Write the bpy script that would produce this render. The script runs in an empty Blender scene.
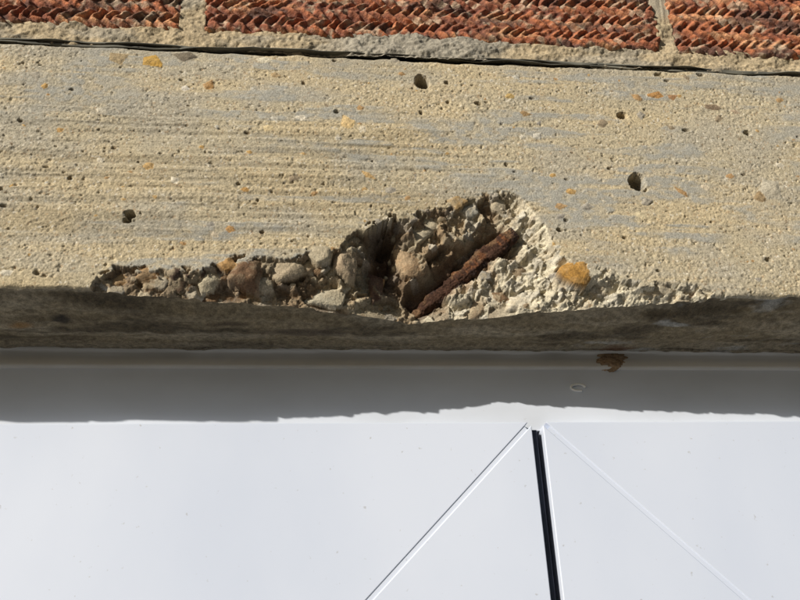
import bpy, math, numpy as np
from mathutils import Vector, Matrix
rng = np.random.default_rng(11)
# ------------------------------------------------------------------ survey
D = 0.32; CAMZ = 1.65; F = 900.0
psi, th, ro = math.radians(7.3), math.radians(27.0), math.radians(2.65)
fwd = np.array([math.sin(psi)*math.cos(th), math.cos(psi)*math.cos(th), math.sin(th)])
r0 = np.array([math.cos(psi), -math.sin(psi), 0.0]); u0 = np.cross(r0, fwd)
R = r0*math.cos(ro) - u0*math.sin(ro); U = u0*math.cos(ro) + r0*math.sin(ro)
CP = np.array([0, -D, CAMZ])
def ray(u, v): return fwd + R*(u-400)/F - U*(v-300)/F
def wy(u, v, y=0.0):
    d = ray(u, v); p = CP + d*((y+D)/d[1]); return p[0], p[2]
def wz(u, v, z):
    d = ray(u, v); p = CP + d*((z-CAMZ)/d[2]); return p[0], p[1]
Z0 = CAMZ + 0.5255*D      # lintel underside
ZT = CAMZ + 0.9100*D      # lintel top
DEP = 0.0595              # reveal depth to window frame
# ------------------------------------------------------------------ noise
def h2(i, j, s):
    n = (i.astype(np.int64)*374761393 + j.astype(np.int64)*668265263 + s*1442695041) & 0xffffffff
    n = ((n ^ (n >> 13))*1274126177) & 0xffffffff
    n = ((n ^ (n >> 16))*2246822519) & 0xffffffff
    return ((n ^ (n >> 15)) & 0xffffff)/16777215.0
def vn(x, y, s=0):
    i = np.floor(x); j = np.floor(y); a = x-i; b = y-j
    a = a*a*(3-2*a); b = b*b*(3-2*b)
    return (h2(i, j, s)*(1-a)+h2(i+1, j, s)*a)*(1-b) + (h2(i, j+1, s)*(1-a)+h2(i+1, j+1, s)*a)*b
def fbm(x, y, s=0, o=4, g=0.5):
    t = 0; a = 1; n = 0
    for k in range(o):
        t = t + a*vn(x*2**k+k*17.3, y*2**k-k*9.1, s+k); n += a; a *= g
    return t/n
def cell(x, y, s=0):
    i = np.floor(x); j = np.floor(y)
    f1 = np.full(np.shape(x), 9.0); f2 = f1.copy(); ci = f1.copy(); dx = f1.copy(); dy = f1.copy()
    for a in (-1, 0, 1):
        for b in (-1, 0, 1):
            px = i+a+h2(i+a, j+b, s); py = j+b+h2(i+a, j+b, s+5)
            d = np.hypot(x-px, y-py); m = d < f1
            f2 = np.where(m, f1, np.minimum(f2, d)); f1 = np.where(m, d, f1)
            ci = np.where(m, h2(i+a, j+b, s+9), ci); dx = np.where(m, x-px, dx); dy = np.where(m, y-py, dy)
    return f1, f2, ci, dx, dy
def sst(a, b, x):
    t = np.clip((x-a)/(b-a), 0, 1); return t*t*(3-2*t)
def mix(c, col, m):
    return c*(1-m[..., None]) + np.asarray(col)*m[..., None]
# ------------------------------------------------------------------ helpers
def link(o): bpy.context.scene.collection.objects.link(o); return o
def grid_mesh(name, P, C, mat, smooth=True, parent=None):
    vs, cs, qs, off = [], [], [], 0
    for p, c in zip(P, C):
        r, k = p.shape[:2]
        idx = np.arange(r*k).reshape(r, k)+off
        q = np.stack([idx[:-1, :-1], idx[:-1, 1:], idx[1:, 1:], idx[1:, :-1]], -1).reshape(-1, 4)
        vs.append(p.reshape(-1, 3)); cs.append(c.reshape(-1, 3)); qs.append(q); off += r*k
    v = np.concatenate(vs); c = np.concatenate(cs); q = np.concatenate(qs)
    me = bpy.data.meshes.new(name)
    me.vertices.add(len(v)); me.vertices.foreach_set('co', v.astype(np.float32).ravel())
    me.loops.add(len(q)*4); me.loops.foreach_set('vertex_index', q.astype(np.int32).ravel())
    me.polygons.add(len(q)); me.polygons.foreach_set('loop_start', np.arange(0, len(q)*4, 4, dtype=np.int32))
    me.polygons.foreach_set('use_smooth', np.full(len(q), smooth))
    at = me.color_attributes.new('Col', 'FLOAT_COLOR', 'POINT')
    at.data.foreach_set('color', np.concatenate([np.clip(c, 0, 1), np.ones((len(c), 1))], 1).astype(np.float32).ravel())
    me.update(calc_edges=True); me.validate()
    me.materials.append(mat)
    o = link(bpy.data.objects.new(name, me))
    if parent: o.parent = parent
    return o
def poly_mesh(name, verts, faces, mat, parent=None, bevel=0):
    me = bpy.data.meshes.new(name); me.from_pydata([tuple(v) for v in verts], [], faces); me.update()
    me.materials.append(mat); o = link(bpy.data.objects.new(name, me))
    if parent: o.parent = parent
    if bevel:
        b = o.modifiers.new('b', 'BEVEL'); b.width = bevel; b.segments = 3; b.limit_method = 'ANGLE'
    return o
def prism(name, pts, y0, y1, mat, parent=None, bevel=0):
    n = len(pts); v = [(p[0], y0, p[1]) for p in pts]+[(p[0], y1, p[1]) for p in pts]
    f = [tuple(range(n)), tuple(range(2*n-1, n-1, -1))]
    f += [(i, i+n, (i+1) % n+n, (i+1) % n) for i in range(n)]
    return poly_mesh(name, v, f, mat, parent, bevel)
def box(name, x0, x1, y0, y1, z0, z1, mat, parent=None, bevel=0):
    return prism(name, [(x0, z0), (x1, z0), (x1, z1), (x0, z1)], y0, y1, mat, parent, bevel)
def empty(name):
    o = link(bpy.data.objects.new(name, None)); o.empty_display_size = 0.05; return o
def base_mat(name, rough=0.9):
    m = bpy.data.materials.new(name); m.use_nodes = True
    b = m.node_tree.nodes['Principled BSDF']; b.inputs['Roughness'].default_value = rough
    return m, m.node_tree, b
def attr_mat(name, rough, sc, var, bump, dist, spec=0.3):
    m, nt, b = base_mat(name, rough); N = nt.nodes; L = nt.links
    b.inputs['Specular IOR Level'].default_value = spec
    a = N.new('ShaderNodeVertexColor'); a.layer_name = 'Col'
    tc = N.new('ShaderNodeTexCoord')
    n = N.new('ShaderNodeTexNoise'); n.inputs['Scale'].default_value = sc; n.inputs['Detail'].default_value = 3
    L.new(tc.outputs['Object'], n.inputs['Vector'])
    mr = N.new('ShaderNodeMapRange'); mr.inputs[1].default_value = 0.3; mr.inputs[2].default_value = 0.7
    mr.inputs[3].default_value = 1-var; mr.inputs[4].default_value = 1+var
    L.new(n.outputs['Fac'], mr.inputs[0])
    vm = N.new('ShaderNodeVectorMath'); vm.operation = 'SCALE'
    L.new(a.outputs['Color'], vm.inputs[0]); L.new(mr.outputs[0], vm.inputs['Scale'])
    L.new(vm.outputs[0], b.inputs['Base Color'])
    bp = N.new('ShaderNodeBump'); bp.inputs['Strength'].default_value = bump; bp.inputs['Distance'].default_value = dist
    L.new(n.outputs['Fac'], bp.inputs['Height']); L.new(bp.outputs[0], b.inputs['Normal'])
    return m
M_conc = attr_mat('weathered_concrete', 0.9, 1500, 0.28, 0.7, 0.0004)
M_brick = attr_mat('rustic_brick', 0.85, 1300, 0.28, 0.8, 0.0005)
M_mortar = attr_mat('sand_mortar', 0.95, 1300, 0.2, 0.8, 0.0004)
M_rust = attr_mat('rusted_steel', 0.85, 1100, 0.45, 1.0, 0.0006, 0.15)
def noisy(name, c1, c2, scale, rough, stretch=(1, 1, 1), bump=0.0, dist=0.0005, spec=0.5, det=4):
    m, nt, b = base_mat(name, rough); N = nt.nodes; L = nt.links
    b.inputs['Specular IOR Level'].default_value = spec
    tc = N.new('ShaderNodeTexCoord'); mp = N.new('ShaderNodeMapping'); mp.inputs['Scale'].default_value = stretch
    n = N.new('ShaderNodeTexNoise'); n.inputs['Scale'].default_value = scale; n.inputs['Detail'].default_value = det
    L.new(tc.outputs['Object'], mp.inputs[0]); L.new(mp.outputs[0], n.inputs['Vector'])
    r = N.new('ShaderNodeValToRGB'); r.color_ramp.elements[0].color = (*c1, 1); r.color_ramp.elements[1].color = (*c2, 1)
    r.color_ramp.elements[0].position = 0.3; r.color_ramp.elements[1].position = 0.65
    L.new(n.outputs['Fac'], r.inputs[0]); L.new(r.outputs[0], b.inputs['Base Color'])
    if bump:
        bp = N.new('ShaderNodeBump'); bp.inputs['Strength'].default_value = bump; bp.inputs['Distance'].default_value = dist
        L.new(n.outputs['Fac'], bp.inputs['Height']); L.new(bp.outputs[0], b.inputs['Normal'])
    return m
def upvc(name, c1, c2, scale, stretch):
    m = noisy(name, c1, c2, scale, 0.38, stretch); nt = m.node_tree; N = nt.nodes; L = nt.links; b = N['Principled BSDF']
    src = b.inputs['Base Color'].links[0].from_socket
    tc = N.new('ShaderNodeTexCoord'); v = N.new('ShaderNodeTexNoise'); v.inputs['Scale'].default_value = 420; v.inputs['Detail'].default_value = 2
    L.new(tc.outputs['Object'], v.inputs['Vector']); r = N.new('ShaderNodeMapRange')
    r.inputs[1].default_value = .72; r.inputs[2].default_value = .80; r.inputs[3].default_value = 0; r.inputs[4].default_value = .45
    L.new(v.outputs['Fac'], r.inputs[0]); mx = N.new('ShaderNodeMix'); mx.data_type = 'RGBA'
    L.new(r.outputs[0], mx.inputs[0]); L.new(src, mx.inputs[6]); mx.inputs[7].default_value = (.35, .33, .30, 1)
    L.new(mx.outputs[2], b.inputs['Base Color']); return m
M_upvc = upvc('white_upvc', (0.66, 0.715, 0.83), (0.72, 0.77, 0.875), 14, (1, 1, 0.6))
M_upvc_d = upvc('white_upvc_dirty', (0.60, 0.63, 0.68), (0.70, 0.74, 0.81), 30, (0.5, 1, 1))
M_seal = noisy('dirty_sealant', (0.62, 0.60, 0.54), (0.80, 0.79, 0.75), 40, 0.7, (0.35, 1, 1), 0.5, 0.001)
M_gasket = noisy('dark_gasket', (0.012, 0.015, 0.026), (0.03, 0.037, 0.06), 60, 0.5)
M_memb = noisy('black_dpc_felt', (0.025, 0.025, 0.02), (0.20, 0.19, 0.15), 120, 0.8, (0.4, 1, 1), 0.5, 0.0005)
# ------------------------------------------------------------------ lintel
NR = 340
xs = np.concatenate([np.arange(-1.1, -0.17, 0.005), np.arange(-0.17, 0.29, 0.00036), np.arange(0.29, 1.1, 0.005)])
zs = np.arange(0, 1.0001, 1/float(NR))
px = lambda pts: np.array([wy(u, v) for u, v in pts])
def sag(y): return 0.0040*np.sin(math.pi*np.clip(np.asarray(y)/.056, 0, 1))
outl = px([(90,289),(97,274),(112,268),(150,270),(185,266),(222,262),(255,256),(290,252),(335,247),(352,236),(372,222),(400,214),
           (425,207),(445,203),(470,193),(500,187),(518,190),(530,205),(545,222),(556,246),(575,262),(600,268),(640,279),
           (690,284),(712,291),(730,297)])
bot = []
for u, v in [(0,287.5),(60,288),(95,291),(150,296),(200,300),(250,303),(300,307),(370,315),(410,321),(440,319),
           (480,316),(520,312),(560,309),(600,307),(650,304),(700,301),(740,298),(800,297.3)]:
    y = 0.0
    for _ in range(12):
        x, yn = wz(u, v, Z0-float(sag(y))); y = .5*y+.5*max(yn, 0)
    bot.append((x, y))
bot = np.array(bot)
zE = np.interp(xs, outl[:, 0], outl[:, 1], left=Z0-.01, right=Z0-.01)
inx = (xs > outl[0, 0]) & (xs < outl[-1, 0])
B = np.interp(xs, bot[:, 0], bot[:, 1], left=0, right=0); B = np.clip(B, 0, 1)
B = B*(0.90+0.20*fbm(xs/0.016, xs*0, 3, 3))
zlow = Z0 - sag(B) + 0.0012*(fbm(xs/0.03, xs*0, 11, 4)-0.5) + 0.0005*sst(.55, .8, fbm(xs/0.006, xs*0+3, 12, 3))
X, T = np.meshgrid(xs, zs); ZL = np.broadcast_to(zlow, X.shape)
Z = ZL + (ZT - ZL)*T
cr = cell(X/0.0042+3, Z/0.0036, 23); cr2 = cell(X/0.0018+3, Z/0.0016, 24)
rag = 0.0045*(fbm(X/0.012, Z/0.012, 21, 4)-0.5) + 0.0034*(cr[2]-.5) + 0.0016*(cr2[2]-.5) - .0006
dE = (zE[None, :] - Z) + rag
spall = (dE > 0) & inx[None, :]
hh = np.maximum(zE - zlow, 1e-4)[None, :]
t = np.clip(dE/hh, 0, 1)
# --- face relief
hgt = Z - ZL
lait = sst(0.470, 0.58, fbm(X/0.042+.3*fbm(X/.01, Z/.01, 39, 2), Z/0.0048, 31, 6, .55))*sst(0.34, 0.52, fbm(X/0.07+4, Z/0.03, 35, 3))
lait = lait*(0.4+.6*sst(.38, .58, fbm(X/.004, Z/.0020, 36, 4)))
left = 1-sst(0.02, 0.12, X)
band = sst(0.012, 0.03, hgt)*(1-sst(0.080, 0.10, hgt))
strk = fbm(X/0.06, Z/0.0020, 33, 4)
g1 = vn(X/0.0008, Z/0.0008, 41); g2 = fbm(X/0.0018, Z/0.0013, 42, 3); g3 = fbm(X/0.0011, Z/0.0009, 43, 2)
gr_amp = 1-0.8*lait
rough = .30+.70*sst(.35, .65, fbm(X/.03, Z/.014, 44, 4))
Y = np.zeros_like(X)
Y += gr_amp*rough*(0.00028*(0.5-g1) + 0.00040*(0.5-g3) + 0.00044*(0.5-g2)) - 0.00016*lait
crumb = np.clip(fbm(X/0.0022, Z/0.0012, 46, 3)-.70, 0, 1); Y += gr_amp*crumb*.005
Y += (0.0010*left*band+0.00030)*(0.5-strk)
Y += 0.0016*(fbm(X/0.06, Z/0.025, 45, 3)-0.5)
cg = cell(X/0.0008, Z/0.0008, 47)
col = np.ones(X.shape+(3,))*np.array([0.475, 0.402, 0.268])
tone = fbm(X/0.03, Z/0.02, 51, 4)
col = mix(col, [0.43, 0.380, 0.282], sst(.4, .7, tone))
col = mix(col, [0.53, 0.43, 0.265], sst(.45, .7, fbm(X/.05, Z/.01, 52, 3))*.8)
col = mix(col, [0.362, 0.348, 0.298], lait*0.9)
col *= (0.82+0.36*cg[2])[..., None]**(gr_amp[..., None])
gc = cg[2]
m = (gc > 0.965)*gr_amp; col = mix(col, [0.32, 0.20, 0.10], m*0.55)
m = (gc < 0.05)*gr_amp; col = mix(col, [0.18, 0.15, 0.10], m*0.6)
m = ((gc > .5) & (gc < .53))*gr_amp; col = mix(col, [0.68, 0.62, 0.50], m*0.7)
col *= (1-0.20*sst(0.55, 0.35, strk)*left*band)[..., None]
col = mix(col, [0.37, 0.33, 0.25], 0.6*sst(0.014, 0.0, ZT-Z)*sst(.35, .6, fbm(X/.02, Z/.006, 53, 3)))
ra = 0.0012+0.002*sst(.5, .8, fbm(X/.02, X*0, 55, 3)); k = np.clip(ra-hgt, 0, ra)
Y += ra-np.sqrt(np.maximum(ra**2-k**2, 0))
tt = ZT-Z; rt = 0.004*(0.2+fbm(X/.01, X*0, 56, 3)); k = np.clip(rt-tt, 0, rt); Y += 0.8*(rt-np.sqrt(np.maximum(rt**2-k**2, 0)))
def win(cx, cz, r):
    i0, i1 = np.searchsorted(xs, [cx-r, cx+r])
    s = (cz-r-Z0)/(ZT-Z0)*NR, (cz+r-Z0)/(ZT-Z0)*NR
    j0 = max(0, int(s[0])-3); j1 = min(len(zs), int(s[1])+14)
    return slice(j0, max(j1, j0)), slice(i0, i1)
def pit(cx, cz, rx, rz, dep, rot=0, pw=2, dark=.55):
    w = win(cx, cz, max(rx, rz)*1.6); a = X[w]-cx; b = Z[w]-cz
    if a.size == 0: return
    c, s = math.cos(rot), math.sin(rot); q = np.hypot((a*c+b*s)/rx, (-a*s+b*c)/rz)*(1+0.45*(fbm(a/rx*1.1+cx*99, b/rz*1.1, 5, 2)-.5))
    Y[w] += dep*np.sqrt(np.clip(1-q**pw, 0, 1))
    mm = sst(1.0, 0.8, q)*dark; col[w] = mix(col[w], [0.12, 0.095, 0.06], mm)  # shade inside the hole painted in as a dark interior colour
def stone(cx, cz, rx, rz, h, c, rot=0, base=None, sup=2.2, tilt=0.0, facet=False, dust=0.0, force=False, soft=.35):
    w = win(cx, cz, max(rx, rz)*1.4); a = X[w]-cx; b = Z[w]-cz
    if a.size == 0: return
    co, s = math.cos(rot), math.sin(rot); p = (a*co+b*s)/rx; q = (-a*s+b*co)/rz
    n = 0.22*(fbm(a/rx*1.3+cx*531, b/rz*1.3+cz*317, 6, 2)-.5)
    yc = base if base is not None else float(np.median(Y[w]))
    if facet:
        k = int(rng.integers(4, 8)); a0 = rng.uniform(0, 6.28)
        g = rng.uniform(-.35, .35, 2); H = 1.0 - g[0]*p - g[1]*q
        for i in range(k):
            an = a0+6.283*(i+rng.uniform(-.3, .3))/k; st = rng.uniform(1.2, 4.0); dd = rng.uniform(.75, 1.05)
            e = st*(dd-(p*math.cos(an)+q*math.sin(an)))
            hk = np.clip(.5+.5*(e-H)/soft, 0, 1); H = e*(1-hk)+H*hk - soft*hk*(1-hk)
        H = H + n*1.6 + .25*(fbm(a/.002+cx*31, b/.002, 14, 3)-.5); rr = np.where(H > 0, .5, 1.1); dome = H
    else:
        rr = (np.abs(p)**sup+np.abs(q)**sup)**(1/sup)*(1+n); dome = np.sqrt(np.clip(1-rr**2.6, 0, 1))
    ys = yc - h*dome + tilt*h*p + 0.0005*(fbm(a/.0015, b/.0015, 8, 3)-.5)
    m = (rr < 1) & ((ys < Y[w]) | force)
    Y[w] = np.where(m, ys, Y[w])
    cc = np.asarray(c)*(0.7+0.6*fbm(a/rx*2+cx*77, b/rz*3, 9, 4))[..., None]
    if dust: cc = mix(cc, [.46, .38, .25], dust*sst(.42, .6, fbm(a/.0025+cx*55, b/.0025, 13, 3)))
    col[w] = np.where(m[..., None], cc, col[w])
for _ in range(190):
    cx = rng.uniform(-.17, .29); cz = rng.uniform(Z0+.004, ZT-.002); r = 0.00035+0.0010*rng.random()**5
    pit(cx, cz, r*rng.uniform(.9, 2.4), r, r*1.6)
pal = [(0.40,0.23,0.09),(0.54,0.50,0.41),(0.26,0.20,0.13),(0.60,0.54,0.42),(0.32,0.29,0.24),(0.48,0.30,0.11)]
for _ in range(240):
    cx = rng.uniform(-.17, .29); cz = rng.uniform(Z0+.004, ZT-.002); r = 0.0005+0.0014*rng.random()**4
    stone(cx, cz, r*rng.uniform(1, 1.9), r, r*0.25, pal[rng.integers(6)], rng.uniform(-.6, .6), facet=True, dust=.2, force=True)
S = lambda u, v: wy(u, v)
for u, v, rx, rz, c in [(151,60,3.8,3.0,(.50,.30,.07)),(186,56,4.5,2.4,(.17,.14,.10)),(118,58,3.8,2.8,(.36,.27,.15)),(347,123,3.4,3.1,(.64,.46,.22)),
    (362,129,1.8,1.4,(.68,.59,.43)),(657,95,3.6,2.2,(.42,.21,.06)),(672,97,2.6,1.5,(.34,.18,.08)),(712,107,4.4,2.0,(.20,.14,.09)),(735,112,2.0,1.4,(.4,.3,.2)),
    (770,190,5.5,5.5,(.46,.41,.31)),(300,118,2.2,1.3,(.68,.61,.48)),(265,60,2.8,1.8,(.68,.61,.45)),(275,75,2.4,1.6,(.42,.30,.16)),(510,96,2.4,1.7,(.45,.31,.12)),
    (268,128,2.4,1.6,(.62,.49,.28)),(185,88,1.9,1.4,(.64,.58,.48)),(560,206,2.4,1.5,(.42,.27,.13)),(640,215,2.6,1.4,(.62,.52,.33)),(730,176,2,1.4,(.45,.27,.12)),
    (760,197,3,2.6,(.30,.21,.11)),(525,113,2.4,1.3,(.32,.21,.10)),(215,235,2,1.3,(.5,.42,.3)),(395,60,2.4,1.5,(.34,.30,.23)),(705,187,2,1.4,(.62,.52,.37)),
    (100,160,1.8,1.2,(.62,.55,.42)),(780,100,2.4,1.4,(.4,.25,.11)),(35,75,2.6,1.6,(.36,.32,.25)),(480,150,1.6,1.2,(.62,.52,.34)),(245,190,1.8,1.2,(.45,.26,.09)),(60,130,1.6,1.2,(.45,.27,.10))]:
    cx, cz = S(u, v); stone(cx, cz, rx*.001, rz*.001, min(rx, rz)*.00016, c, rng.uniform(-.4, .2), facet=True, dust=.12, force=True)
for u, v, rx, rz, dp in [(422,81,3.7,3.9,9),(421,112,.9,.9,2),(637,181,4.0,4.7,9),(130,214,2.2,1.7,5),(127,220,1.7,1.5,4),(622,115,2.6,2.0,5),(747,133,1.7,1.5,3),(700,75,2,1.0,2),
    (478,103,1.6,1.0,3),(447,82,1.2,.9,2),(560,230,1.5,.9,2),(645,190,1.3,.9,3),(335,60,1.2,1.2,2),(20,120,1.2,.9,2),(262,232,1.2,.9,2),(70,178,1.1,.9,2),(590,60,2,1.0,2)]:
    cx, cz = S(u, v); pit(cx, cz, rx*.001, rz*.001, dp*.001, rng.uniform(-.5, .5), 4, .7)
# --- spall surface
lw = 0.0012+0.003*sst(.02, .06, X)
lip = (0.0012+.0020*vn(X/.006, Z/.006, 25))*sst(0, 1, dE/lw)
base = lip + np.broadcast_to(B, X.shape)*np.power(t, 0.85)
def facets(sx, sz, seed, a1, a2):
    f1, f2, ci, dx, dy = cell(X/sx+.6*fbm(X/sx, Z/sz, seed+3, 3), Z/sz+.6*fbm(X/sx+9, Z/sz, seed+4, 3), seed)
    k1 = h2(np.floor(ci*1e4), np.floor(ci*7e3), 3)-.5; k2 = h2(np.floor(ci*1e4), np.floor(ci*7e3), 4)-.5
    return (a1*(ci-.5) + a2*(dx*k1+dy*k2)*2)*sst(0, .18, f2-f1), ci, f2-f1
fa, ci, eg = facets(.0105, .0085, 61, .0046, .0052)
fb, cib, egb = facets(.0045, .0036, 62, .0018, .0028)
fc, cic, egc = facets(.0018, .0015, 64, .0007, .0010)
sr = (0.25+0.75*sst(0.0, 0.007, dE))*(.35+.65*sst(0, .006, hgt))
base = base + sr*(fa+fb) + fc*(.4+.6*sst(0, .003, hgt)) + (0.0032*(0.5-fbm(X/0.007, Z/0.005, 63, 6)))*(.4+.6*sst(0, .005, hgt)) + 0.0005*(.5-g1) + .0007*(.5-g3)
BY0, BY1 = .0255, .0060
bx0, bz0 = wy(412, 319, BY0); bx1, bz1 = wy(510, 236, BY1)
ba = np.array([bx0, bz0]); bb = np.array([bx1, bz1]); L2 = ((bb-ba)**2).sum()
tb = ((X-ba[0])*(bb[0]-ba[0])+(Z-ba[1])*(bb[1]-ba[1]))/L2
Lb = math.sqrt(L2); nd = ((X-ba[0])*-(bb[1]-ba[1])+(Z-ba[1])*(bb[0]-ba[0]))/Lb
on = sst(-.05, .05, tb)*(1-sst(.94, 1.03, tb))
bary = BY0+(BY1-BY0)*np.clip(tb, 0, 1)
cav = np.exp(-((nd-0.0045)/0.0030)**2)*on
hw = .0028+.0014*fbm(X/.004, Z/.004, 66, 3)
gro = (np.abs(nd) < hw)*on
Yb = base + 0.006*cav
side = sst(-.001, .002, nd)*(1-sst(.006, .016, nd))*on
Yb = np.maximum(Yb, side*(bary+.0006+.003*(.5-fbm(X/.004, Z/.004, 67, 4))))
cx, cz = wy(384, 264, .014); Yb += 0.011*np.exp(-(((X-cx)/.0072)**2+((Z-cz)/.014)**2))
cx, cz = wy(378, 236, .008); Yb += 0.005*np.exp(-(((X-cx)/.008)**2+((Z-cz)/.007)**2))
Y = np.where(spall, np.maximum(Yb, 0.0004), Y)
cem = np.ones(X.shape+(3,))*np.array([0.44, 0.37, 0.250])
rgt = sst(wy(490, 250)[0], wy(530, 250)[0], X)
cem = mix(cem, [0.28, 0.21, 0.13], sst(.4, .62, fbm(X/.012, Z/.01, 71, 4))*(1-rgt*.8))
cem = mix(cem, [0.62, 0.56, 0.42], np.clip(rgt+sst(-.001, -.004, nd)*on*.9, 0, 1)*0.85)
cem = mix(cem, [0.34, 0.24, 0.14], (cib > .75)*.5*(1-rgt*.6)); cem = mix(cem, [0.50, 0.46, 0.38], (cib < .18)*.6)
cem = mix(cem, [0.18, 0.12, 0.07], (ci > .72)*.6*(1-rgt))
cem *= (0.8+0.35*cic)[..., None]*(.85+.15*sst(0, .15, egb))[..., None]
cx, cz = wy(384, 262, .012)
stain_shade = np.exp(-(((X-cx)/.010)**2+((Z-cz)/.019)**2))
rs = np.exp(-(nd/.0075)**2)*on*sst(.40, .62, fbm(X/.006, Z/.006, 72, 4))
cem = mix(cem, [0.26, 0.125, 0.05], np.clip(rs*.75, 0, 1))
cem = mix(cem, [0.085, 0.048, 0.03], np.clip(stain_shade*1.0+cav*.85, 0, .93))  # dark rust stain, with the cavity's shade also painted into the colour
cem = mix(cem, [0.21, 0.155, 0.10], 0.5*sst(wy(330, 280)[0], wy(250, 280)[0], X))
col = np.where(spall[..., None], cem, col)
pb = [(.19,.12,.065),(.36,.27,.17),(.48,.41,.30),(.30,.27,.22),(.10,.065,.045),(.44,.38,.28),(.32,.18,.07),(.50,.45,.35)]
def spots(n, ua, ub, rmin, rmax, pw):
    for _ in range(n):
        u = rng.uniform(ua, ub); x0 = wy(u, 280)[0]; i = int(np.searchsorted(xs, x0)); top = zE[i]-.001
        if top <= Z0+.002: continue
        cz = rng.uniform(Z0, top); j = int((cz-Z0)/(ZT-Z0)*NR)
        if not spall[j, i] or (on[j, i] > 0 and -.004 < nd[j, i] < .009): continue
        r = rmin+(rmax-rmin)*rng.random()**2
        stone(x0, cz, r*rng.uniform(1, 1.7), r, r*rng.uniform(.3, .6), pb[rng.choice(8, p=pw)], rng.uniform(-1.2, 1.2), base=float(Y[j, i])+r*.1, tilt=rng.uniform(-.5, .5), facet=rng.random() < .8, dust=.6)
pl = np.array([.17,.2,.14,.15,.12,.12,.09,.03]); pr = np.array([.02,.1,.25,.12,.01,.25,.02,.23])
spots(90, 98, 400, .0008, .0034, pl/pl.sum())
spots(55, 380, 540, .0008, .0034, (pl*.5+pr*.5)/(pl*.5+pr*.5).sum())
spots(40, 500, 725, .0008, .0028, pr/pr.sum())
def big(u, v, rx, rz, c, y, rot=0, h=.5, tilt=0, facet=True, dust=.5, up=0.0, soft=.5):
    cx, cz = wy(u, v, y); i = int(np.searchsorted(xs, cx)); j = int(np.clip((cz-zlow[min(i, len(xs)-1)])/(ZT-Z0)*NR, 0, NR))
    stone(cx, cz, rx*.001, rz*.001, min(rx, rz)*.001*h*.75, c, rot, base=float(Y[j, i])+.0004-up, sup=2.6, tilt=tilt, facet=facet, dust=dust, soft=soft)
big(408,260,7,9,(.38,.26,.15),.013,.5,.5,.3,True,.25); big(425,228,9,5,(.44,.38,.27),.007,.4,.4); big(457,204,4,3,(.36,.24,.11),.003,.3)
big(490,298,10,4,(.58,.51,.38),.016,-.2,.4); big(468,213,4.5,3.5,(.42,.39,.32),.005,.2); big(497,207,4,5,(.40,.34,.24),.006,.5)
big(247,273,9,5,(.17,.10,.055),.005,.5,.7,.3,True,.25); big(287,271,7.5,6,(.42,.34,.23),.006,.2,.6,-.3,True,.3)
big(208,283,4.8,4.5,(.46,.40,.28),.006,0,.7,0,True,.3); big(150,277,5.5,3.2,(.28,.17,.08),.004,0,.7,0,True,.25); big(345,268,6.5,7,(.38,.29,.19),.009,.3,.6,.3,True,.3)
big(320,260,5.5,4.4,(.42,.36,.25),.006,.3,.6,0,True,.3); big(120,278,4.4,2.8,(.36,.22,.10),.003,0,.7,0,True,.25); big(655,290,8,2.6,(.42,.34,.22),.003,.05,.5)
big(690,292,5,2.4,(.26,.16,.12),.003,0,.5); big(520,300,5,4,(.60,.53,.40),.010,.2,.5); big(330,295,8,4,(.46,.41,.3),.010,.1,.5); big(102,283,2.5,2.2,(.48,.48,.48),.002,0,.7)
big(376,284,3.0,6,(.11,.06,.04),.012,.2,.5,0,True,.1); big(180,285,3,3,(.12,.08,.05),.004); big(228,270,3.6,2.8,(.42,.25,.10),.005,0,.6,0,True,.2); big(505,212,3,2.2,(.55,.5,.4),.004,0,.5); big(265,288,4,3.4,(.40,.34,.24),.008,0,.5)
big(576,275,7.4,6.4,(.42,.225,.055),.005,.1,.32,.1,True,.12,.0020,.3)
gd = bary+.0018
Y = np.where((gro > .5) & spall, np.maximum(Y, gd), Y)
arr = (1-sst(.0015, .007, hgt))*spall
lo_ = np.broadcast_to(B, X.shape)-.0016; Y = Y*(1-arr)+np.clip(Y, lo_, lo_+.0036)*arr
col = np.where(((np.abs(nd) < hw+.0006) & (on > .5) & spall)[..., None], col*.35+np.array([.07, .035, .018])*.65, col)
Pf = np.stack([X, Y, Z], -1)
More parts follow.
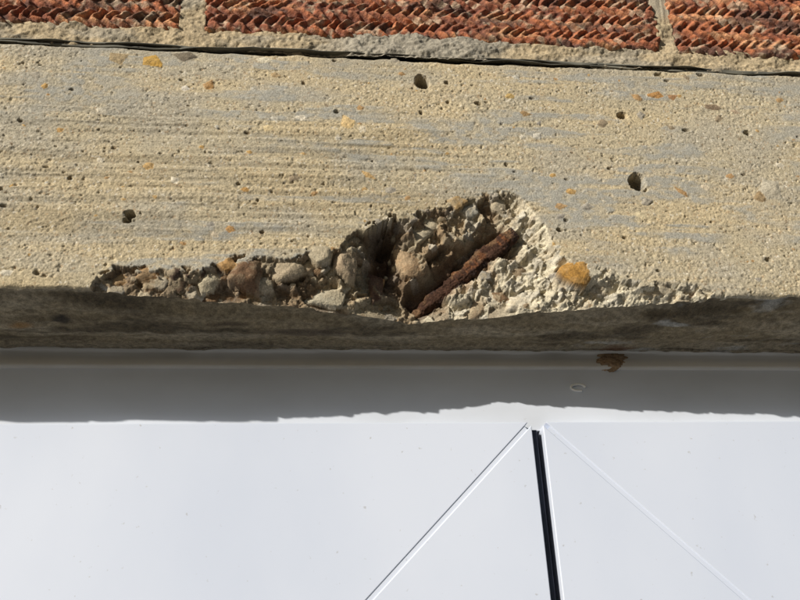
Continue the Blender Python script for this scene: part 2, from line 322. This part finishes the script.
def soffit():
    n = 150; s = np.linspace(0, 1, n)[:, None]; ye = Y[0][None, :]
    YY = ye+(DEP+.03-ye)*s; XX = np.broadcast_to(xs[None, :], YY.shape)
    blend = sst(0, .12, s); zb = Z0-sag(YY)
    ZZ = zlow[None, :]*(1-blend) + blend*zb + blend*(0.0022*(fbm(XX/.05, YY/.014, 81, 4)-.5)+.0018*(fbm(XX/.007, YY/.004, 82, 5)-.5))
    ZZ = ZZ - 0.0010*sst(.042, .046, YY+.004*(vn(XX/.03, XX*0, 83)-.5))
    crack = np.exp(-((YY-.050-.003*vn(XX/.02, XX*0, 84))/.0006)**2)*sst(.45, .6, vn(XX/.05, XX*0, 85)); ZZ += .0012*crack
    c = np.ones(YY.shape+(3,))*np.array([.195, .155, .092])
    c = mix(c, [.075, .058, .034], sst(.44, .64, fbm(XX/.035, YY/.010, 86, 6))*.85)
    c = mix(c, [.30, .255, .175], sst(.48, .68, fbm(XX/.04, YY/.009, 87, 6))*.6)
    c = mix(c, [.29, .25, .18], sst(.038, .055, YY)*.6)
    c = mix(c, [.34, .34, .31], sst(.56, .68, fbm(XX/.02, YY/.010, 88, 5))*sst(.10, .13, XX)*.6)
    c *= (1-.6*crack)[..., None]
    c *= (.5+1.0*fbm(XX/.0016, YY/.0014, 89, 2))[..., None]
    for u, v, rx, ry, cc in [(62,318,.005,.003,(.015,.012,.01)),(22,322,.005,.003,(.25,.14,.05)),(300,330,.02,.004,(.08,.06,.04)),(615,352,.01,.01,(.12,.06,.03)),(230,322,.012,.002,(.07,.05,.03))]:
        a, b = wz(u, v, Z0-.003); c = mix(c, cc, .8*sst(1.2, .4, np.hypot((XX-a)/rx, (YY-b)/ry)*(.6+.8*fbm(XX/.005, YY/.003, 90, 3))))
    return np.stack([XX, YY, ZZ], -1), c
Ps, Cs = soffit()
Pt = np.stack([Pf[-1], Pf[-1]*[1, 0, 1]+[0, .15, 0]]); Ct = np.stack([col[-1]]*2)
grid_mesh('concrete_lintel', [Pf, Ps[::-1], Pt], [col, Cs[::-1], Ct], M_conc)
# ------------------------------------------------------------------ rebar
def rebar():
    A = np.array([bx0, BY0, bz0]); Bv = np.array([bx1, BY1, bz1]); d = Bv-A; A = A-d*.02; Bv = Bv+d*.05; d = Bv-A
    n = 420; m = 96; s = np.linspace(0, 1, n)[:, None]; a = np.linspace(0, 2*math.pi, m)[None, :]
    t3 = d/np.linalg.norm(d); e1 = np.cross(t3, [0, 1, 0]); e1 /= np.linalg.norm(e1); e2 = np.cross(t3, e1)
    ln = np.linalg.norm(d)*s
    cs, sn = np.cos(a), np.sin(a); zero = cs*0
    # noise on the three coordinate planes of the bar: no helical pattern
    def n3(sc, rad, seed, o=4):
        L_ = ln/sc+zero; p = cs*rad+7+ln*0; q = sn*rad+13+ln*0
        return (fbm(L_, p, seed, o)+fbm(L_+31, q, seed+20, o)+fbm(p, q, seed+40, o))/3
    bl = n3(.0070, .5, 910, 5); pitn = n3(.0020, 1.4, 930, 4); fl = np.clip((n3(.0050, .7, 950, 5)-.50)*14, 0, 1)
    r = 0.0029 + .0060*(bl-.5) + .0034*(pitn-.5) + .0007*fl
    r = np.maximum(r, .0012)*(0.50+.62*np.clip(np.sin(math.pi*np.clip(s*.88+.03, 0, 1)), 0, 1)**.6)
    r[0] = 0; r[-1] = 0
    wob = .0016*(fbm(ln/.018, ln*0, 94, 3)-.5)
    P = A+d*s[..., None] + (r*cs*1.1+wob)[..., None]*e1 + (r*sn*.9)[..., None]*e2
    c = np.ones(P.shape)*np.array([.060, .030, .019]); c = mix(c, [.17, .070, .030], sst(.49, .58, n3(.003, 1, 970)))
    c = mix(c, [.026, .017, .015], sst(.50, .56, n3(.005, .8, 990))*.8); c = mix(c, [.22, .13, .065], sst(.55, .62, n3(.004, 1, 1010))*.5)
    grid_mesh('rusted_reinforcing_bar', [P], [c], M_rust, smooth=True)
rebar()
# ------------------------------------------------------------------ brick wall
wall = empty('brick_wall')
ZB = wy(400, 38)[1]
def brick(x0, x1, z0, z1, step, seed, P, C):
    nx = max(4, int((x1-x0)/step)); nz = max(3, int((z1-z0)/step))
    gx, gz = np.meshgrid(np.linspace(x0, x1, nx), np.linspace(z0, z1, nz))
    ex = np.minimum(gx-x0, x1-gx); ez = np.minimum(gz-z0, z1-gz)
    e = np.minimum(ex, ez)+.0020*(fbm(gx/.004, gz/.004, seed+11, 3)-.5)
    rh = .0053; p = .0060
    zz = (gz-z0)/rh + .45*(fbm(gx/.03, gz/.01, seed, 4)-.5)
    row = np.floor(zz); fr = zz-row
    bend = np.where(row % 2 == 0, fr, 1-fr)
    ph = gx/p + 1.0*bend + 1.1*(fbm(gx/.012, gz/.008, seed+1, 4)-.5) + .25*h2(row, row*0, 5)
    amp = .65+.35*h2(np.floor(ph), row, seed+20)
    rd = (.5+.5*np.cos(2*math.pi*ph))*amp
    rw = np.abs(fr-.5)*2
    rd = rd*(1-.6*sst(.6, 1, rw))
    wear = sst(.2, .6, fbm(gx/.018, gz/.010, seed+2, 4))
    y = -.0012 + .0031*(1-rd**.8)*(.35+.65*wear) + .0026*(.5-fbm(gx/.003, gz/.0025, seed+3, 5))
    er = .003*(.6+vn(gx/.006, gz/.006, seed+4)); k = np.clip(er-e, 0, er); y += er-np.sqrt(np.maximum(er**2-k**2, 0))
    c = np.ones(gx.shape+(3,))*np.array([.42, .150, .068])
    c = mix(c, [.54, .28, .14], sst(.45, .7, fbm(gx/.015, gz/.005, seed+5, 4)))
    c = mix(c, [.26, .092, .054], sst(.42, .62, fbm(gx/.02, gz/.008, seed+6, 5))*.8)
    c = mix(c, [.13, .055, .040], (1-sst(.0, .45, rd))*.7)  # shadow in the hollows between ridges painted as darker brick
    c = mix(c, [.08, .058, .05], sst(.53, .63, fbm(gx/.018, gz/.007, seed+7, 5))*.7)
    c = mix(c, [.50, .40, .28], sst(.56, .70, fbm(gx/.005, gz/.003, seed+8, 5))*.6)
    c *= (.65+.7*vn(gx/.001, gz/.001, seed+9))[..., None]
    Pm = np.stack([gx, y, gz], -1)
    Pm = np.pad(Pm, ((1, 1), (1, 1), (0, 0)), 'edge'); c = np.pad(c, ((1, 1), (1, 1), (0, 0)), 'edge')
    for sl in ((0, slice(None)), (-1, slice(None)), (slice(None), 0), (slice(None), -1)): Pm[sl][..., 1] = .04
    P.append(Pm); C.append(c)
P, C = [], []
xa = wy(180, 23)[0]; xb = wy(203, 30)[0]; xc = wy(662, 45)[0]; xd = wy(677, 50)[0]
BH = .065
brick(xa-.215, xa, ZB-.0005, ZB+BH, .0004, 100, P, C)
brick(xb, xc, ZB, ZB+BH, .0004, 200, P, C)
brick(xd, xd+.215, ZB-.0015, ZB+BH-.001, .0004, 300, P, C)
x = xa-.215-.01
while x > -1.3: brick(x-.215, x, ZB, ZB+BH, .004, int(rng.integers(9999)), P, C); x -= .225
x = xd+.225
while x < 1.3: brick(x, x+.215, ZB, ZB+BH, .004, int(rng.integers(9999)), P, C); x += .225
for kz in range(1, 7):
    z = ZB+kz*.075; x = -1.4+(.1125 if kz % 2 else 0)
    while x < 1.3:
        brick(x, x+.215, z, z+BH, .004, int(rng.integers(9999)), P, C); x += .225
z = .0
while z < ZT-.03:
    for sx in (-1, 1):
        for q in range(2):
            x0 = sx*(1.11+.225*q); a, b = sorted((x0, x0+sx*.215))
            brick(a, b, z+.01, min(z+.075, ZB-.01), .005, int(rng.integers(9999)), P, C)
    z += .075
z = 0.0
while z < .80-.05:
    x = -1.1+(.1125 if int(z/.075+.5) % 2 else 0)
    while x < 1.1:
        brick(x, min(x+.215, 1.1), z+.01, z+.075, .006, int(rng.integers(9999)), P, C); x += .225
    z += .075
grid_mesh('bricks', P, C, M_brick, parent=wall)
def mortar():
    gx, gz = np.meshgrid(np.concatenate([np.arange(-1.55, -.17, .01), np.arange(-.17, .29, .0005), np.arange(.29, 1.55, .01)]), np.concatenate([np.arange(ZT+.0005, ZB+.02, .0005), np.arange(ZB+.02, ZB+.56, .006)]))
    y = .0012+.0044*(.5-fbm(gx/.008, gz/.005, 401, 5))+.0012*(.5-fbm(gx/.0014, gz/.0012, 402, 2))
    bulge = sst(wy(330, 40)[0], wy(380, 40)[0], gx)*(1-sst(wy(470, 40)[0], wy(520, 40)[0], gx)); y -= .0018*bulge*(gz < ZB+.002)
    inb = ((gx < xa-.001) | ((gx > xb+.001) & (gx < xc-.001)) | (gx > xd+.001)) & (gz > ZB+.0012+.002*(vn(gx/.006, gz*0, 410)-.5))
    y = y + .007*inb
    c = np.ones(gx.shape+(3,))*np.array([.44, .35, .22]); cc = cell(gx/.0012, gz/.0012, 403)
    c = mix(c, [.33, .30, .24], np.clip(bulge+sst(.45, .65, fbm(gx/.03, gz/.01, 404, 4))*.7, 0, 1)*.9); c *= (.74+.48*cc[2])[..., None]
    return [np.stack([gx, y, gz], -1)], [c]
a, b = mortar(); grid_mesh('mortar_bed', a, b, M_mortar, parent=wall)
M_m2 = noisy('plain_mortar', (.36, .29, .18), (.5, .42, .27), 60, .95, bump=.5, dist=.002)
for s in (-1, 1):
    a, b = sorted((s*1.1, s*1.56)); box('pier_mortar', a, b, .006, .2, 0, ZT+.002, M_m2, wall)
box('apron_mortar', -1.1, 1.1, .006, .2, 0, .80, M_m2, wall)
box('wall_core', -1.56, 1.56, .03, .25, ZT+.001, ZB+.56, M_m2, wall)
# ------------------------------------------------------------------ damp proof course (two plies of felt edge)
def dpc(off, seed, reach):
    gx = np.concatenate([np.arange(-1.1, -.17, .01), np.arange(-.17, .29, .0008), np.arange(.29, 1.1, .01)])
    zc = ZT+off+.0036*(fbm(gx/.06, gx*0, seed, 3)-.5)+.0006*(vn(gx/.012, gx*0, seed+9)-.5)
    out = reach-.0034*(fbm(gx/.035, gx*0, seed+1, 4)-.5)*2
    th_ = .00013+.0002*vn(gx/.02, gx*0, seed+2); dr = .0008*fbm(gx/.02, gx*0, seed+3, 3)
    pts = [(np.full_like(gx, .03), zc+th_), (out*.4, zc+th_), (out, zc+th_-dr), (out-.0002, zc-dr), (out, zc-th_-dr), (out*.4, zc-th_), (np.full_like(gx, .03), zc-th_)]
    return np.stack([np.stack([gx, p[0], p[1]], -1) for p in pts][::-1])
d1, d2 = dpc(.0011, 501, -.0002), dpc(.0024, 551, .0008)
grid_mesh('damp_proof_course', [d1, d2], [np.ones(d1.shape)*.1]*2, M_memb)
# ------------------------------------------------------------------ window
winp = empty('casement_window')
YF = DEP; YS = DEP-.006
zt1 = wy(300, 369, YF)[1]; ZS = wy(400, 422.5, YS)[1]; ZS1 = .86
box('frame_head', -1.1, 1.1, YF, YF+.06, ZS-.002, zt1+.001, M_upvc_d, winp)
def bead():
    gx = np.concatenate([np.arange(-1.1, -.17, .02), np.arange(-.17, .29, .001), np.arange(.29, 1.11, .02)])
    prof = [(YF+.01, zt1-.0002), (YF-.0012, zt1), (YF-.0020, zt1+.0004), (YF-.0023, zt1+.0012), (YF-.0021, zt1+.0045), (YF-.0018, zt1+.0065), (YF-.0022, zt1+.0072), (YF-.0040, Z0-.0020),(YF-.0050, Z0+.0006), (YF+.01, Z0+.001)]
    w = .0012*(fbm(gx/.02, gx*0, 601, 4)-.5)
    return np.stack([np.stack([gx, p[0]+w*(i > 4), np.full_like(gx, p[1])+w*(i > 5)], -1) for i, p in enumerate(prof)])
Pm = bead(); grid_mesh('frame_sealant_bead', [Pm], [np.ones(Pm.shape)], M_seal, parent=winp)
xg0 = wy(531.5, 425, YS)[0]; GAP = .0052; xg1 = xg0+GAP; W = .125; gr = .0014
def sash(tag, xl, xr):
    zt, zb = ZS, ZS1; g = gr
    yb = YS+.05
    prism(tag+'_top_rail', [(xl+W+g, zt-W), (xr-W-g, zt-W), (xr-g, zt), (xl+g, zt)], YS, yb, M_upvc, winp, .0004)
    prism(tag+'_bottom_rail', [(xl+g, zb), (xr-g, zb), (xr-W-g, zb+W), (xl+W+g, zb+W)], YS, yb, M_upvc, winp, .0004)
    prism(tag+'_left_stile', [(xl, zb+g), (xl+W, zb+W+g), (xl+W, zt-W-g), (xl, zt-g)], YS, yb, M_upvc, winp, .0004)
    prism(tag+'_right_stile', [(xr, zb+g), (xr, zt-g), (xr-W, zt-W-g), (xr-W, zb+W+g)], YS, yb, M_upvc, winp, .0004)
    q = .0035
    for nm, pts in (('mitre_weld_tr', [(xr-q/2, zt-q), (xr-q, zt-q/2), (xr-W-q, zt-W-q/2), (xr-W-q/2, zt-W-q)]), ('mitre_weld_tl', [(xl+q, zt-q/2), (xl+q/2, zt-q), (xl+W+q/2, zt-W-q), (xl+W+q, zt-W-q/2)])):
        prism(tag+'_'+nm, pts, YS+.0004, yb-.001, M_upvc, winp)
    box(tag+'_glazing_gasket', xl+W-.002, xr-W+.002, YS+.012, YS+.03, zb+W-.002, zt-W+.002, M_gasket, winp)
    m, nt, b = base_mat(tag+'_glass', .03); b.inputs['Base Color'].default_value = (.02, .025, .03, 1)
    box(tag+'_glass', xl+W+.006, xr-W-.006, YS+.010, YS+.0118, zb+W+.006, zt-W-.006, m, winp)
sash('left_sash', -1.06, xg0); sash('right_sash', xg1, 1.06)
box('frame_mullion', xg0-.02, xg1+.02, YF+.046, YF+.08, ZS1, ZS-.003, M_gasket, winp)
box('gap_gasket', xg0+.0003, xg0+.0026, YS+.0022, YS+.045, ZS1+.01, ZS-.003, M_gasket, winp)
for s in (-1, 1):
    a, b = sorted((s*1.061, s*1.1)); box('frame_jamb', a, b, YF, YF+.06, ZS1, ZS-.0025, M_upvc_d, winp)
box('window_sill', -1.1, 1.1, -.03, YF+.08, .80, ZS1-.002, M_upvc_d, winp, .004)
def blob(name, cx, cy, cz, r, c, seed):
    n, m = 60, 80; a = np.linspace(0, math.pi, n)[:, None]; b = np.linspace(0, 2*math.pi, m)[None, :]
    nx, ny, nz = np.sin(a)*np.cos(b), np.sin(a)*np.sin(b), np.cos(a)+b*0
    rr = .45+1.1*fbm(nx*3+ny+9, nz*3+ny*.7+9, seed, 5)
    Pm = np.stack([cx+r[0]*rr*nx, cy+r[1]*rr*ny, cz+r[2]*rr*nz], -1)
    return grid_mesh(name, [Pm], [np.ones(Pm.shape)*np.array(c)*(.4+1.2*fbm(nx*8, nz*8, seed, 3))[..., None]], M_mortar)
cx, cz = wy(612, 361, YF-.002); blob('cobweb_debris', cx, YF-.0008, cz+.001, (.0080, .0026, .0052), (.32, .22, .13), 15)
cv = bpy.data.curves.new('spider_cocoon', 'CURVE'); cv.dimensions = '3D'; cv.bevel_depth = .0006; sp = cv.splines.new('NURBS')
cx, cz = wy(578, 388, YF); an = np.linspace(-.3, 4.6, 9); sp.points.add(8)
for i, a in enumerate(an): sp.points[i].co = (cx+.0036*math.cos(a+.5), YF-.0006, cz+.0017*math.sin(a+.5), 1)
sp.use_endpoint_u = True; o = link(bpy.data.objects.new('spider_cocoon', cv)); cv.materials.append(noisy('silk', (.8, .8, .76), (.85, .85, .82), 200, .8))
# ------------------------------------------------------------------ ground
M_g = noisy('paving_asphalt', (.06, .058, .055), (.11, .105, .10), 6, .95, bump=.4, dist=.01, det=8)
poly_mesh('ground', [(-300, -300, 0), (300, -300, 0), (300, 300, 0), (-300, 300, 0)], [(0, 1, 2, 3)], M_g)
# ------------------------------------------------------------------ light
el, az = math.radians(20.2), math.radians(50.5)
sd = Vector((-math.sin(az)*math.cos(el), -math.cos(az)*math.cos(el), math.sin(el)))
ld = bpy.data.lights.new('sun', 'SUN'); ld.energy = 4.6; ld.angle = math.radians(.6); ld.color = (1, .95, .87)
lo = link(bpy.data.objects.new('sun', ld)); lo.rotation_euler = sd.to_track_quat('Z', 'Y').to_euler(); lo.location = (-2, -3, 4)
w = bpy.data.worlds.new('World'); bpy.context.scene.world = w; w.use_nodes = True; nt = w.node_tree
sk = nt.nodes.new('ShaderNodeTexSky'); sk.sky_type = 'NISHITA'; sk.sun_disc = False; sk.sun_elevation = el; sk.sun_rotation = math.atan2(sd.x, sd.y)
bg = nt.nodes['Background']; bg.inputs['Strength'].default_value = .05; nt.links.new(sk.outputs[0], bg.inputs[0])
# ------------------------------------------------------------------ camera
cd = bpy.data.cameras.new('camera'); cd.sensor_width = 36; cd.lens = F/800*36; cd.clip_start = .01; cd.clip_end = 1000
co = link(bpy.data.objects.new('camera', cd))
co.matrix_world = Matrix(((R[0], U[0], -fwd[0], CP[0]), (R[1], U[1], -fwd[1], CP[1]), (R[2], U[2], -fwd[2], CP[2]), (0, 0, 0, 1)))
sc = bpy.context.scene; sc.camera = co
sc.view_settings.view_transform = 'Standard'; sc.view_settings.look = 'None'; sc.view_settings.exposure = 0
